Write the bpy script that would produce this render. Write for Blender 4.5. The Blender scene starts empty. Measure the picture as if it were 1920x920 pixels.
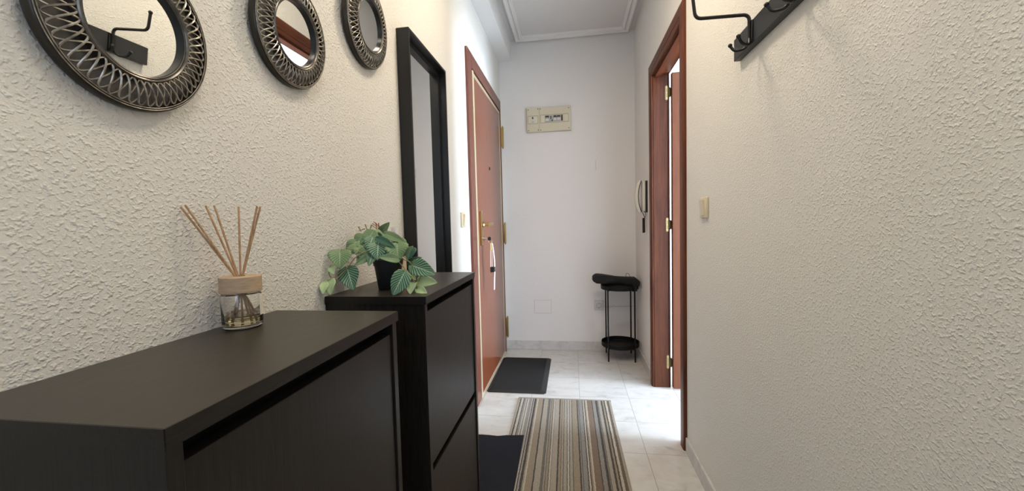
import bpy, bmesh, math, random
from math import pi, sin, cos, radians
from mathutils import Vector, Matrix
random.seed(7)
S = bpy.context.scene
C = S.collection

# ------------------------------------------------------------------ mesh helpers
def box(bm, a, b, bev=0.0, seg=2):
    x0,y0,z0 = a; x1,y1,z1 = b
    vs = [bm.verts.new(p) for p in ((x0,y0,z0),(x1,y0,z0),(x1,y1,z0),(x0,y1,z0),(x0,y0,z1),(x1,y0,z1),(x1,y1,z1),(x0,y1,z1))]
    fs = [bm.faces.new([vs[i] for i in f]) for f in ((3,2,1,0),(4,5,6,7),(0,1,5,4),(1,2,6,5),(2,3,7,6),(3,0,4,7))]
    if bev > 0:
        es = list({e for f in fs for e in f.edges})
        bmesh.ops.bevel(bm, geom=es, offset=bev, segments=seg, affect='EDGES', profile=.5)
    return fs

def tube(bm, pts, r, n=10, caps=True, closed=False):
    pts = [Vector(p) for p in pts]
    m = len(pts); rings = []
    rr = r if isinstance(r, (list, tuple)) else [r]*m
    t0 = (pts[1]-pts[0]).normalized()
    up = Vector((0,0,1)) if abs(t0.z) < .9 else Vector((1,0,0))
    nrm = t0.cross(up).normalized()
    for i in range(m):
        if closed: t = (pts[(i+1)%m]-pts[i-1]).normalized()
        else: t = (pts[min(i+1,m-1)]-pts[max(i-1,0)]).normalized()
        nrm = (nrm - t*nrm.dot(t)).normalized()
        b = t.cross(nrm)
        rings.append([bm.verts.new(pts[i] + (nrm*cos(2*pi*k/n) + b*sin(2*pi*k/n))*rr[i]) for k in range(n)])
    for i in range(m if closed else m-1):
        A, B = rings[i], rings[(i+1)%m]
        for k in range(n):
            bm.faces.new((A[k], A[(k+1)%n], B[(k+1)%n], B[k]))
    if caps and not closed:
        bm.faces.new(rings[0][::-1]); bm.faces.new(rings[-1])

def lathe(bm, prof, axis='z', c=(0,0,0), n=64, closed=False, sx=1, sy=1):
    """prof: list of (radius, height) turned about the axis through c"""
    c = Vector(c); rings = []
    for r, h in prof:
        ring = []
        for k in range(n):
            a = 2*pi*k/n
            if axis == 'z': p = Vector((r*cos(a)*sx, r*sin(a)*sy, h))
            elif axis == 'x': p = Vector((h, r*cos(a), r*sin(a)))
            else: p = Vector((r*sin(a), h, r*cos(a)))
            ring.append(bm.verts.new(c+p))
        rings.append(ring)
    m = len(rings)
    for i in range(m if closed else m-1):
        A, B = rings[i], rings[(i+1)%m]
        for k in range(n):
            try: bm.faces.new((A[k], A[(k+1)%n], B[(k+1)%n], B[k]))
            except ValueError: pass
    if not closed:
        for ring, (r, h) in ((rings[0], prof[0]), (rings[-1], prof[-1])):
            if r > 1e-5 and r < 0: pass
    return rings

def disc_cap(bm, ring, flip=False):
    bm.faces.new(ring[::-1] if flip else ring)

def arc(pts, n=8, r=.01):
    """round the corners of a polyline"""
    P = [Vector(p) for p in pts]; out = [P[0]]
    for i in range(1, len(P)-1):
        a = (P[i-1]-P[i]); b = (P[i+1]-P[i])
        d = min(r, a.length*.49, b.length*.49)
        s = P[i]+a.normalized()*d; e = P[i]+b.normalized()*d
        for k in range(n+1):
            t = k/n
            out.append(s*(1-t)**2 + P[i]*2*t*(1-t) + e*t*t)
    out.append(P[-1]); return out

def obj(name, bm, mat, parent=None, smooth=False, off=None):
    if off is not None: bmesh.ops.translate(bm, verts=bm.verts, vec=Vector(off))
    bmesh.ops.recalc_face_normals(bm, faces=bm.faces)
    me = bpy.data.meshes.new(name); bm.to_mesh(me); bm.free()
    if smooth:
        me.polygons.foreach_set('use_smooth', [True]*len(me.polygons))
        me.update()
        try: me.set_sharp_from_angle(angle=radians(40))
        except Exception: pass
    if mat: me.materials.append(mat)
    o = bpy.data.objects.new(name, me); C.objects.link(o)
    if parent: o.parent = parent
    return o

def new(): return bmesh.new()

def thing(name, label, cat, loc=(0,0,0), group=None):
    o = bpy.data.objects.new(name, None); C.objects.link(o)
    o.location = loc; o['label'] = label; o['category'] = cat
    o.empty_display_size = .05
    if group: o['group'] = group
    return o
def tag(o, label, cat, group=None, kind=None):
    o['label'] = label; o['category'] = cat
    if group: o['group'] = group
    if kind: o['kind'] = kind
    return o
def struct(name, bm, mat, label=None, cat=None, smooth=False):
    o = obj(name, bm, mat, smooth=smooth); o['kind'] = 'structure'
    if label: o['label'] = label
    if cat: o['category'] = cat
    return o
def copy_tree(o, parent=None):
    c = o.copy(); C.objects.link(c); c.parent = parent
    for ch in list(o.children): copy_tree(ch, c)
    return c

# ------------------------------------------------------------------ materials
def mat(name, col=(.8,.8,.8), rough=.5, metal=0, spec=.5, coat=0, emit=None, trans=0, ior=1.45):
    m = bpy.data.materials.new(name); m.use_nodes = True
    b = m.node_tree.nodes['Principled BSDF']
    b.inputs['Base Color'].default_value = (*col, 1)
    b.inputs['Roughness'].default_value = rough
    b.inputs['Metallic'].default_value = metal
    b.inputs['Specular IOR Level'].default_value = spec
    b.inputs['Coat Weight'].default_value = coat
    b.inputs['Coat Roughness'].default_value = .08
    b.inputs['Transmission Weight'].default_value = trans
    b.inputs['IOR'].default_value = ior
    return m
class N:
    def __init__(s, m): s.t = m.node_tree; s.b = s.t.nodes['Principled BSDF']
    def n(s, typ, **kw):
        x = s.t.nodes.new(typ)
        for k, v in kw.items():
            if k in x.inputs.keys() if isinstance(k, str) else False: pass
            setattr(x, k, v)
        return x
    def l(s, a, b): s.t.links.new(a, b)
    def coord(s, scale=(1,1,1), kind='Object', rot=(0,0,0), loc=(0,0,0)):
        t = s.n('ShaderNodeTexCoord'); mp = s.n('ShaderNodeMapping')
        mp.inputs['Scale'].default_value = scale; mp.inputs['Rotation'].default_value = rot; mp.inputs['Location'].default_value = loc
        s.l(t.outputs[kind], mp.inputs['Vector']); return mp.outputs['Vector']
    def noise(s, vec, scale, detail=3, rough=.5, dist=0):
        x = s.n('ShaderNodeTexNoise'); x.inputs['Scale'].default_value = scale; x.inputs['Detail'].default_value = detail
        x.inputs['Roughness'].default_value = rough; x.inputs['Distortion'].default_value = dist
        s.l(vec, x.inputs['Vector']); return x.outputs['Fac']
    def ramp(s, fac, stops, interp='LINEAR'):
        x = s.n('ShaderNodeValToRGB'); cr = x.color_ramp; cr.interpolation = interp
        while len(cr.elements) > 1: cr.elements.remove(cr.elements[-1])
        cr.elements[0].position = stops[0][0]; cr.elements[0].color = (*stops[0][1], 1)
        for p, c in stops[1:]:
            e = cr.elements.new(p); e.color = (*c, 1)
        s.l(fac, x.inputs['Fac']); return x.outputs['Color']
    def math(s, op, a, b=None, c=None):
        x = s.n('ShaderNodeMath', operation=op)
        for i, v in enumerate((a, b, c)):
            if v is None: continue
            if isinstance(v, (int, float)): x.inputs[i].default_value = v
            else: s.l(v, x.inputs[i])
        return x.outputs[0]
    def mix(s, fac, a, b, blend='MIX'):
        x = s.n('ShaderNodeMix', data_type='RGBA', blend_type=blend)
        for i, v in ((0, fac), (6, a), (7, b)):
            if isinstance(v, (int, float)): x.inputs[i].default_value = v
            elif isinstance(v, tuple): x.inputs[i].default_value = (*v, 1)
            else: s.l(v, x.inputs[i])
        return x.outputs[2]
    def bump(s, h, strength=.5, dist=.002):
        x = s.n('ShaderNodeBump'); x.inputs['Strength'].default_value = strength; x.inputs['Distance'].default_value = dist
        s.l(h, x.inputs['Height']); s.l(x.outputs['Normal'], s.b.inputs['Normal']); return x
    def col(s, c): s.l(c, s.b.inputs['Base Color'])

def wall_material(name, col, strength, dist=.004, scale=70):
    m = mat(name, col, .62, spec=.35); g = N(m)
    v = g.coord()
    v2 = g.coord((1, 1, 1.15), rot=(.5, .2, .3))
    a = g.noise(v2, scale, 1.6, .5, 0)
    a = g.ramp(a, [(.49,(0,0,0)),(.80,(1,1,1))])
    b = g.noise(v, scale*2.4, 2, .5)
    c = g.noise(v, 9, 2, .5)
    h = g.math('ADD', g.math('MULTIPLY', a, g.math('ADD', g.math('MULTIPLY', c, 1.0), .4)), g.math('MULTIPLY', b, .3))
    g.bump(h, strength, dist)
    return m
M = {}
M['gotele_wall'] = wall_material('textured_plaster', (.79,.778,.738), .52, .0036, 165)
M['smooth_wall'] = wall_material('fine_plaster', (.80,.795,.785), .30, .002, 60)
M['ceiling'] = mat('ceiling_paint', (.74,.73,.72), .8, spec=.2)
M['cornice'] = mat('cornice_plaster', (.82,.81,.80), .55, spec=.3)
M['white_room'] = mat('white_room_paint', (.74,.74,.745), .8, spec=.2)

def wood(name, dark, light, axis='z', rough=.42, coat=.04, sc=1.0, fine=1.0):
    m = mat(name, dark, rough, coat=coat); g = N(m)
    s = {'z': (1,1,.07), 'y': (1,.07,1), 'x': (.07,1,1)}[axis]
    v = g.coord(s)
    a = g.noise(v, 28*sc, 5, .62, 1.0)
    b = g.noise(v, 190*sc, 3, .6); g.b.inputs['Specular IOR Level'].default_value = .3
    f = g.math('ADD', g.math('MULTIPLY', a, .72), g.math('MULTIPLY', b, .28*fine))
    mid = tuple((p+q)/2 for p, q in zip(dark, light))
    g.col(g.ramp(f, [(.30, dark), (.5, mid), (.70, light)]))
    g.bump(b, .06, .0008)
    return m
M['mahogany_z'] = wood('mahogany_upright', (.055,.014,.006), (.160,.047,.018))
M['mahogany_y'] = wood('mahogany_rail', (.055,.014,.006), (.160,.047,.018), 'y')
M['mahogany_leaf'] = wood('mahogany_leaf', (.100,.031,.013), (.150,.050,.021), rough=.5, coat=.0, sc=1.6)
M['casing_z'] = wood('brown_casing_upright', (.105,.033,.022), (.16,.055,.036), rough=.4, coat=.2, sc=1.3)
M['casing_y'] = wood('brown_casing_rail', (.105,.033,.022), (.16,.055,.036), 'y', rough=.4, coat=.2, sc=1.3)
M['front_leaf'] = wood('front_door_veneer', (.125,.030,.012), (.205,.058,.024), rough=.30, coat=.35, sc=1.7)
M['brass'] = mat('brass', (.55,.42,.19), .30, 1)
M['dark_brass'] = mat('aged_brass', (.34,.25,.11), .36, 1)
M['gold_trim'] = mat('champagne_metal', (.66,.56,.38), .38, .55)
M['knuckle'] = mat('dark_knuckle', (.10,.075,.04), .4, 1)
M['steel'] = mat('steel', (.6,.6,.6), .25, 1)
M['black_metal'] = mat('black_powder_coat', (.004,.004,.0045), .5, spec=.3)
M['hook_black'] = mat('black_hook_metal', (.006,.006,.006), .35)
M['black_frame'] = mat('black_frame', (.009,.009,.010), .38)
M['mirror'] = mat('mirror_silver', (.92,.94,.93), .01, 1)

def foil(name, axis, lo=(.008,.0068,.006), hi=(.020,.0168,.0145)):
    m = mat(name, (.016,.015,.015), .38, spec=.34); g = N(m)
    s = {'z': (1,1,.05), 'y': (1,.05,1), 'x': (.05,1,1)}[axis]
    v = g.coord(s)
    b = g.noise(v, 330, 3, .65)
    g.col(g.ramp(b, [(.35,lo),(.7,hi)]))
    r = g.math('MULTIPLY_ADD', b, .22, .27); g.l(r, g.b.inputs['Roughness'])
    g.bump(b, .22, .0006)
    return m
M['foil_z'] = foil('black_brown_foil_upright', 'z')
M['foil_y_lit'] = foil('black_brown_foil_long_lit', 'y', (.022,.018,.013), (.044,.037,.028)); M['foil_y_lit'].node_tree.nodes['Principled BSDF'].inputs['Specular IOR Level'].default_value = .55  # colour lightened to stand for warm wall light reflected on the cabinet tops
M['foil_edge'] = foil('black_edge_banding', 'y')
M['foil_x'] = foil('black_brown_foil_across', 'x')
M['slot'] = mat('cabinet_inside', (.004,.004,.004), .8)

def tile_mat():
    m = mat('marble_floor_tile', (.8,.8,.8), .16, spec=.5); g = N(m)
    P = g.n('ShaderNodeNewGeometry').outputs['Position']
    sp = g.n('ShaderNodeSeparateXYZ'); g.l(P, sp.inputs[0])
    def cell(v, o, p):
        u = g.math('DIVIDE', g.math('SUBTRACT', v, o), p)
        fl = g.math('FLOOR', u); fr = g.math('SUBTRACT', u, fl)
        e = g.math('MULTIPLY', g.math('MINIMUM', fr, g.math('SUBTRACT', 1, fr)), p)
        return fl, e
    fx, ex = cell(sp.outputs[0], .027, .308)
    fy, ey = cell(sp.outputs[1], 1.957, .3115)
    e = g.math('MINIMUM', ex, ey)
    line = g.math('LESS_THAN', e, .0013)
    cv = g.n('ShaderNodeCombineXYZ'); g.l(fx, cv.inputs[0]); g.l(fy, cv.inputs[1])
    wn = g.n('ShaderNodeTexWhiteNoise'); g.l(cv.outputs[0], wn.inputs['Vector'])
    off = g.n('ShaderNodeVectorMath', operation='SCALE'); g.l(wn.outputs['Color'], off.inputs[0]); off.inputs['Scale'].default_value = 9
    vv = g.n('ShaderNodeVectorMath', operation='ADD'); g.l(P, vv.inputs[0]); g.l(off.outputs[0], vv.inputs[1])
    mp = g.n('ShaderNodeMapping'); mp.inputs['Scale'].default_value = (1, 1.7, 1); mp.inputs['Rotation'].default_value = (0,0,.5)
    g.l(vv.outputs[0], mp.inputs['Vector'])
    a = g.noise(mp.outputs[0], 4.5, 6, .62, 1.6)
    b = g.noise(mp.outputs[0], 13, 4, .6, .8)
    f = g.math('ADD', g.math('MULTIPLY', a, .7), g.math('MULTIPLY', b, .3))
    c = g.ramp(f, [(.33,(.48,.475,.46)),(.45,(.61,.605,.585)),(.6,(.66,.655,.63)),(.75,(.60,.595,.575))])
    c = g.mix(line, c, (.30,.285,.265))
    g.col(c)
    g.l(g.math('MULTIPLY_ADD', line, .5, .17), g.b.inputs['Roughness'])
    g.bump(g.math('MINIMUM', g.math('MULTIPLY', e, 400), 1), .3, .001)
    return m
M['tile'] = tile_mat()
def skirt():
    m = mat('marble_skirting', (.7,.7,.7), .3); g = N(m); v = g.coord()
    a = g.noise(v, 11, 5, .6, 1.2)
    g.col(g.ramp(a, [(.35,(.52,.51,.50)),(.5,(.61,.60,.585)),(.7,(.66,.65,.635))])); return m
M['skirting'] = skirt()

# ------------------------------------------------------------------ room dimensions (metres)
XL, XR, YB, YN = -.610, .532, 3.545, -1.5      # left, right, far wall, wall behind the camera
ZC = 2.70
DY0, DY1, DZ = 2.075, 2.772, 2.058               # clear opening in the right wall
SXR = .622                                       # far face of the right wall
RX1, RY0 = 4.2, .4                              # side room

bm = new(); box(bm, (XL-.1, YN-.1, -.06), (RX1+.1, YB+.1, 0)); struct('floor', bm, M['tile'])
# left wall: textured plaster near, fine plaster by the front door (same painted wall)
bm = new(); box(bm, (XL-.12, YN-.1, -.05), (XL, YB+.1, ZC+.05)); struct('wall_left', bm, M['gotele_wall'])
bm = new(); box(bm, (XL, YB, -.05), (RX1, YB+.1, ZC+.05)); struct('wall_back', bm, M['smooth_wall'])
bm = new()
box(bm, (XR, YN-.1, -.05), (SXR, DY0-.012, ZC+.05))
box(bm, (XR, DY1+.012, -.05), (SXR, YB, ZC+.05))
box(bm, (XR, DY0-.012, DZ+.012), (SXR, DY1+.012, ZC+.05))
struct('wall_right', bm, M['gotele_wall'])
bm = new()   # wall behind the camera with a window opening
wy0, wy1, wz0, wz1 = -.28, .42, .95, 2.15
box(bm, (XL, YN-.1, -.05), (wy0, YN, ZC+.05)); box(bm, (wy1, YN-.1, -.05), (XR, YN, ZC+.05))
box(bm, (wy0, YN-.1, -.05), (wy1, YN, wz0)); box(bm, (wy0, YN-.1, wz1), (wy1, YN, ZC+.05))
struct('wall_front', bm, M['smooth_wall'])
bm = new(); box(bm, (XL-.1, YN-.1, ZC), (SXR, YB+.1, ZC+.1)); struct('ceiling', bm, M['ceiling'])
# dropped beam along the left wall
bm = new(); box(bm, (XL, 1.2, 2.535), (-.500, YB, ZC), .002); struct('trim_1', bm, M['cornice'], 'plaster beam running along the top of the left wall', 'beam')
# plaster cornice frame on the ceiling: profile swept round a rectangle
def cornice(x0, y0, x1, y1):
    prof = [(0,0),(0,-.012),(.006,-.022),(.014,-.026),(.030,-.020),(.040,-.012),(.043,-.020),(.050,-.024),(.057,-.020),(.059,-.006),(.066,0)]
    bm = new(); rings = []
    for d, z in prof:
        rings.append([bm.verts.new(p) for p in ((x0+d,y0+d,ZC+z),(x1-d,y0+d,ZC+z),(x1-d,y1-d,ZC+z),(x0+d,y1-d,ZC+z))])
    for A, B in zip(rings, rings[1:]):
        for k in range(4): bm.faces.new((A[k],A[(k+1)%4],B[(k+1)%4],B[k]))
    return bm
struct('trim_2', cornice(-.462, 1.0, .492, 3.530), M['cornice'], 'moulded plaster cornice frame on the hall ceiling', 'cornice')

# side room behind the open door
bm = new(); box(bm, (SXR, RY0-.1, -.05), (RX1, RY0, 2.6)); struct('wall_side_room_near', bm, M['white_room'])
bm = new()
box(bm, (RX1, RY0-.1, -.05), (RX1+.1, 1.00, 2.6)); box(bm, (RX1, 2.25, -.05), (RX1+.1, YB+.1, 2.6))
box(bm, (RX1, 1.00, -.05), (RX1+.1, 2.25, .05)); box(bm, (RX1, 1.00, 2.00), (RX1+.1, 2.25, 2.6))
struct('wall_side_room_far', bm, M['white_room'])
bm = new(); box(bm, (SXR, RY0-.1, 2.6), (RX1+.1, YB+.1, 2.7)); struct('ceiling_side_room', bm, M['white_room'])

# skirting boards
BZ, BT = .073, .010
def skirting(name, a, b):
    bm = new(); box(bm, a, b, .0015); struct(name, bm, M['skirting'])
skirting('baseboard_back', (XL, YB-BT, 0), (XR, YB, BZ+.004))
bm = new(); box(bm, (XR-BT, 2.852, 0), (XR, YB-BT, BZ), .0015); box(bm, (XR-BT, YN, 0), (XR, 1.990, BZ), .0015); struct('baseboard_right', bm, M['skirting'])
bm = new(); box(bm, (XL, YN, 0), (XL+BT, 2.375, BZ), .0015); struct('baseboard_left', bm, M['skirting'])

# ------------------------------------------------------------------ inner door (right wall)
def casing_rect(bm_up, bm_top, x, sx, y0, y1, z1, w, t):
    """casing legs and head around an opening; x = wall face, sx = direction it stands out"""
    def prism(bm, quad_a, quad_b):
        A = [bm.verts.new(p) for p in quad_a]; B = [bm.verts.new(p) for p in quad_b]
        n = len(A)
        bm.faces.new(A[::-1]); bm.faces.new(B)
        for k in range(n): bm.faces.new((A[k],A[(k+1)%n],B[(k+1)%n],B[k]))
    prof = [(0,0),(0,t*.60),(.006,t*.75),(.018,t*.78),(.022,t*1.0),(w-.016,t*1.0),(w-.006,t*.9),(w,t*.6),(w,0)]  # from inner edge outwards
    def pts(side, z):  # side -1 near leg, +1 far leg
        return [((x+sx*h), (y0-d if side < 0 else y1+d), (z if z == 0 else z1+d)) for d, h in prof]
    for side in (-1, 1): prism(bm_up, pts(side, 0), pts(side, 1))
    prism(bm_top, pts(-1, 1), pts(1, 1))
door2 = thing('door_2', 'open mahogany inner door with moulded frame in the right wall', 'door', (XR, 2.42, 0)); door2['kind'] = 'structure'
o2 = (-XR, -2.42, 0)
bu, bt = new(), new()
casing_rect(bu, bt, XR, -1, DY0, DY1, DZ, .076, .017)
casing_rect(bu, bt, SXR, 1, DY0, DY1, DZ, .076, .017)
obj('casing', bu, M['mahogany_z'], door2, off=o2); obj('head_casing', bt, M['mahogany_y'], door2, off=o2)
bm = new(); box(bm, (XR-.003, DY1, 0), (SXR+.004, DY1+.03, DZ+.012)); box(bm, (XR-.003, DY0-.03, 0), (SXR+.004, DY0, DZ+.012))
obj('jamb', bm, M['mahogany_z'], door2, off=o2)
bm = new(); box(bm, (XR-.003, DY0-.03, DZ), (SXR+.004, DY1+.03, DZ+.03)); obj('head_jamb', bm, M['mahogany_y'], door2, off=o2)
bm = new()
box(bm, (XR+.012, DY0, 0), (XR+.046, DY0+.012, DZ)); box(bm, (XR+.012, DY0, DZ-.012), (XR+.046, DY1, DZ))
obj('door_stop', bm, M['mahogany_y'], door2, off=o2)
bm = new(); box(bm, (.640, 2.728, .010), (1.255, 2.764, 2.053), .002); leaf2 = obj('door_leaf', bm, M['mahogany_leaf'], door2, off=o2)
for z in (1.94, 1.09, .175):
    bm = new()
    # rounded plate let into the jamb face and the knuckle on the room side
    out = []
    w, hh = .0075, .046
    n = 8
    for k in range(n+1): a = pi*k/n; out.append((.6155+w*cos(a), z+hh-w+w*sin(a)))
    for k in range(n+1): a = pi+pi*k/n; out.append((.6155+w*cos(a), z-hh+w+w*sin(a)))
    A = [bm.verts.new((px, DY1-.0025, pz)) for px, pz in out]; B = [bm.verts.new((px, DY1+.001, pz)) for px, pz in out]
    bm.faces.new(A); bm.faces.new(B[::-1])
    for k in range(len(out)): bm.faces.new((A[k],A[(k+1)%len(out)],B[(k+1)%len(out)],B[k]))
    h = obj('hinge', bm, M['dark_brass'], door2, off=o2)
    bm = new(); lathe(bm, [(.0001,-.03),(.006,-.03),(.006,.03),(.0001,.03)], 'z', (.6335, DY1-.010, z), 16)
    box(bm, (.624, DY1-.012, z-.024), (.642, DY1-.009, z+.024))
    obj('knuckle', bm, M['knuckle'], h, True, off=o2)
    for q in (-.034, 0, .034):
        bm = new(); lathe(bm, [(.0001,-.0035),(.0022,-.0035),(.0026,-.002),(.0026,0)], 'y', (.6155, DY1, z+q), 12)
        obj('screw', bm, M['steel'], h, True, off=o2)
# handle on the far face of the leaf (lock side)
bm = new(); lathe(bm, [(.0001,0),(.024,0),(.024,-.006),(.010,-.009),(.009,-.045),(.0001,-.045)], 'y', (1.19, 2.728, 1.03), 24)
tube(bm, arc([(1.19,2.685,1.03),(1.17,2.683,1.03),(1.09,2.683,1.03)]), .008, 12)
obj('door_handle', bm, M['brass'], leaf2, True, off=o2)

# ------------------------------------------------------------------ front door (left wall)
door1 = thing('door_1', 'closed reddish wooden front door with gold edging in the left wall', 'door', (XL, 2.95, 0)); door1['kind'] = 'structure'
o1 = (-XL, -2.95, 0)
FY0, FY1, FZ = 2.468, 3.440, 2.088
bu, bt = new(), new()
def flat_casing(bm, y0, y1, z0, z1, t=.016):
    box(bm, (XL, y0, z0), (XL+t, y1, z1), .003)
flat_casing(bu, 2.365, FY0, 0, 2.175); flat_casing(bu, FY1, 3.476, 0, 2.175)
flat_casing(bt, FY0, FY1, FZ, 2.175)
obj('casing', bu, M['casing_z'], door1, off=o1); obj('head_casing', bt, M['casing_y'], door1, off=o1)
bm = new(); box(bm, (XL+.0005, FY0, 0), (XL+.004, FY1, FZ)); obj('rebate', bm, M['slot'], door1, off=o1)
bm = new()
box(bm, (XL+.002, FY0+.012, .004), (XL+.018, FY0+.040, FZ-.012), .002); box(bm, (XL+.002, FY0+.040, .004), (XL+.012, FY0+.066, FZ-.012), .002)
box(bm, (XL+.002, FY0+.066, FZ-.034), (XL+.012, FY1-.006, FZ-.012), .002)
box(bm, (XL+.002, FY1-.022, .004), (XL+.012, FY1-.006, FZ-.034), .002)
box(bm, (XL+.002, FY0+.066, .004), (XL+.012, FY1-.022, .016), .001)
obj('metal_edging', bm, M['gold_trim'], door1, off=o1)
bm = new(); box(bm, (XL+.003, FY0+.066, .016), (XL+.009, FY1-.022, FZ-.034)); leaf1 = obj('door_leaf', bm, M['front_leaf'], door1, off=o1)
for z in (1.872, 1.042, .212):
    bm = new()
    lathe(bm, [(.0001,-.098),(.005,-.096),(.0065,-.088),(.0095,-.086),(.0095,-.004),(.0085,-.003),(.0085,.003),(.0095,.004),(.0095,.086),(.0065,.088),(.005,.096),(.0001,.098)], 'z', (XL+.026, 3.490, z), 20)
    box(bm, (XL, 3.476, z-.08), (XL+.022, 3.486, z+.08), .001)
    obj('hinge', bm, M['dark_brass'], door1, True, off=o1)
# lock plate, lever, cylinder, spyhole
px = XL+.009
bm = new(); box(bm, (px, 2.595, .985), (px+.012, 2.640, 1.212), .003); plate = obj('lock_plate', bm, M['brass'], leaf1, off=o1)
bm = new()
lathe(bm, [(.0001,.0),(.017,.0),(.017,.012),(.011,.018),(.0095,.045),(.0001,.045)], 'x', (px+.010, 2.618, 1.120), 24)
tube(bm, arc([(px+.052,2.612,1.120),(px+.056,2.650,1.122),(px+.054,2.740,1.125)], r=.02), [.013]+[.0125]*8+[.0125,.009], 14)
obj('lever', bm, M['brass'], leaf1, True, off=o1)
bm = new(); lathe(bm, [(.0001,0),(.011,0),(.011,.022),(.0001,.022)], 'x', (px+.010, 2.618, 1.030), 24); obj('lock_cylinder', bm, M['steel'], leaf1, True, off=o1)
bm = new(); lathe(bm, [(.0001,.003),(.004,.003),(.0045,.005),(.009,.006),(.012,.002),(.012,0)], 'x', (px, 2.955, 1.535), 24); obj('spyhole', bm, M['hook_black'], leaf1, True, off=o1)

# keys hanging in the lock
keys = thing('keys', 'bunch of keys with a pale strap hanging from the front door lock', 'keys', (px+.032, 2.618, 1.03))
white_strap = mat('strap_fabric', (.80,.72,.70), .7); yellow = mat('yellow_tag', (.75,.55,.10), .5); blackp = mat('black_plastic', (.012,.012,.012), .4)
bm = new(); box(bm, (-.012,-.0012,-.004), (.014,.0012,.004)); obj('key_blade', bm, M['steel'], keys)
bm = new(); rings = lathe(bm, [(.0001,-.0025),(.011,-.0025),(.013,0),(.011,.0025),(.0001,.0025)], 'y', (.024,0,-.002), 24); obj('key_bow', bm, blackp, keys, True)
bm = new(); tube(bm, [(.030+.011*cos(a*pi/12), 0.004*sin(a*pi/12), -.020+.013*sin(a*pi/12)) for a in range(24)], .0011, 6, closed=True); obj('split_ring', bm, M['steel'], keys, True)
def ribbon(bm, pts, w, t=.0012, wdir=(0,1,0)):
    pts = [Vector(p) for p in pts]; wd = Vector(wdir).normalized(); R = []
    for i, p in enumerate(pts):
        tg = (pts[min(i+1,len(pts)-1)]-pts[max(i-1,0)]).normalized(); n = tg.cross(wd).normalized()
        R.append([bm.verts.new(p+wd*a*w/2+n*b*t/2) for a, b in ((-1,-1),(1,-1),(1,1),(-1,1))])
    for A, B in zip(R, R[1:]):
        for k in range(4): bm.faces.new((A[k],A[(k+1)%4],B[(k+1)%4],B[k]))
    bm.faces.new(R[0][::-1]); bm.faces.new(R[-1])
bm = new(); ribbon(bm, [(.032,0,-.030),(.030,.002,-.09),(.028,.004,-.15),(.027,.006,-.215)], .016); ribbon(bm, [(.037,.006,-.030),(.038,.008,-.10),(.036,.01,-.16),(.036,.012,-.215)], .014)
obj('strap', bm, white_strap, keys)
bm = new(); ribbon(bm, [(.040,.012,-.035),(.046,.018,-.09),(.050,.022,-.15),(.050,.024,-.21),(.046,.024,-.28),(.044,.022,-.345)], .030)
obj('strap_tail', bm, white_strap, keys)
bm = new(); box(bm, (.030,-.008,-.078), (.035,.010,-.040), .002); obj('tag', bm, yellow, keys)
bm = new(); box(bm, (.024,-.006,-.225), (.052,.034,-.190), .003); obj('buckle', bm, blackp, keys)
bm = new(); tube(bm, [(.030+.006*cos(a*pi/8), .002, -.238+.010*sin(a*pi/8)) for a in range(16)], .0012, 6, closed=True); obj('snap_hook', bm, M['brass'], keys, True)

# ------------------------------------------------------------------ light switches, socket, cable, intercom, fuse box
ivory = mat('ivory_plastic', (.70,.61,.43), .35); ivory2 = mat('pale_ivory_plastic', (.73,.66,.51), .33)
def light_switch(name, label, loc, s, m1, m2):
    """stands out along s*x"""
    t = thing(name, label, 'light switch', loc)
    bm = new(); box(bm, (min(0,s*.010), -.042, -.042), (max(0,s*.010), .042, .042), .004, 3); obj('frame', bm, m1, t, True)
    bm = new()
    A = [(s*.010,-.019,-.032),(s*.010,.019,-.032),(s*.010,.019,.032),(s*.010,-.019,.032)]
    B = [(s*.0135,-.018,-.031),(s*.0135,.018,-.031),(s*.020,.018,.031),(s*.020,-.018,.031)]
    va = [bm.verts.new(p) for p in A]; vb = [bm.verts.new(p) for p in B]
    bm.faces.new(va); bm.faces.new(vb[::-1])
    for k in range(4): bm.faces.new((va[k],va[(k+1)%4],vb[(k+1)%4],vb[k]))
    bmesh.ops.bevel(bm, geom=list(bm.edges), offset=.001, segments=2, affect='EDGES')
    obj('rocker', bm, m2, t)
    return t
light_switch('light_switch', 'ivory light switch on the left wall beside the front door', (XL, 2.205, 1.151), 1, ivory, ivory2)
light_switch('light_switch', 'ivory light switch on the right wall by the inner door frame', (XR, 1.730, 1.166), -1, ivory, ivory2)

grey_white = mat('socket_plastic', (.62,.61,.60), .35)
sk = thing('wall_socket', 'grey white power socket low on the far wall beside the small table', 'socket', (.216, YB, .396))
bm = new(); box(bm, (-.040,-.010,-.042), (.040,0,.042), .003, 3); obj('frame', bm, grey_white, sk, True)
bm = new(); lathe(bm, [(.0001,-.002),(.017,-.002),(.0195,-.012),(.0225,-.012),(.024,-.010),(.024,-.008)], 'y', (0,0,0), 32); obj('recess', bm, mat('socket_well', (.45,.44,.43), .35), sk, True)
for q in (-.0095, .0095):
    bm = new(); lathe(bm, [(.0001,-.0035),(.0026,-.0035),(.0026,-.002)], 'y', (q,0,0), 12); obj('pin_hole', bm, M['hook_black'], sk)
bm = new(); box(bm, (-.0035,-.013,.014), (.0035,-.002,.020)); obj('earth_clip', bm, M['steel'], sk)
bm = new(); box(bm, (-.0035,-.013,-.020), (.0035,-.002,-.014)); obj('earth_clip', bm, M['steel'], sk)

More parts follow.
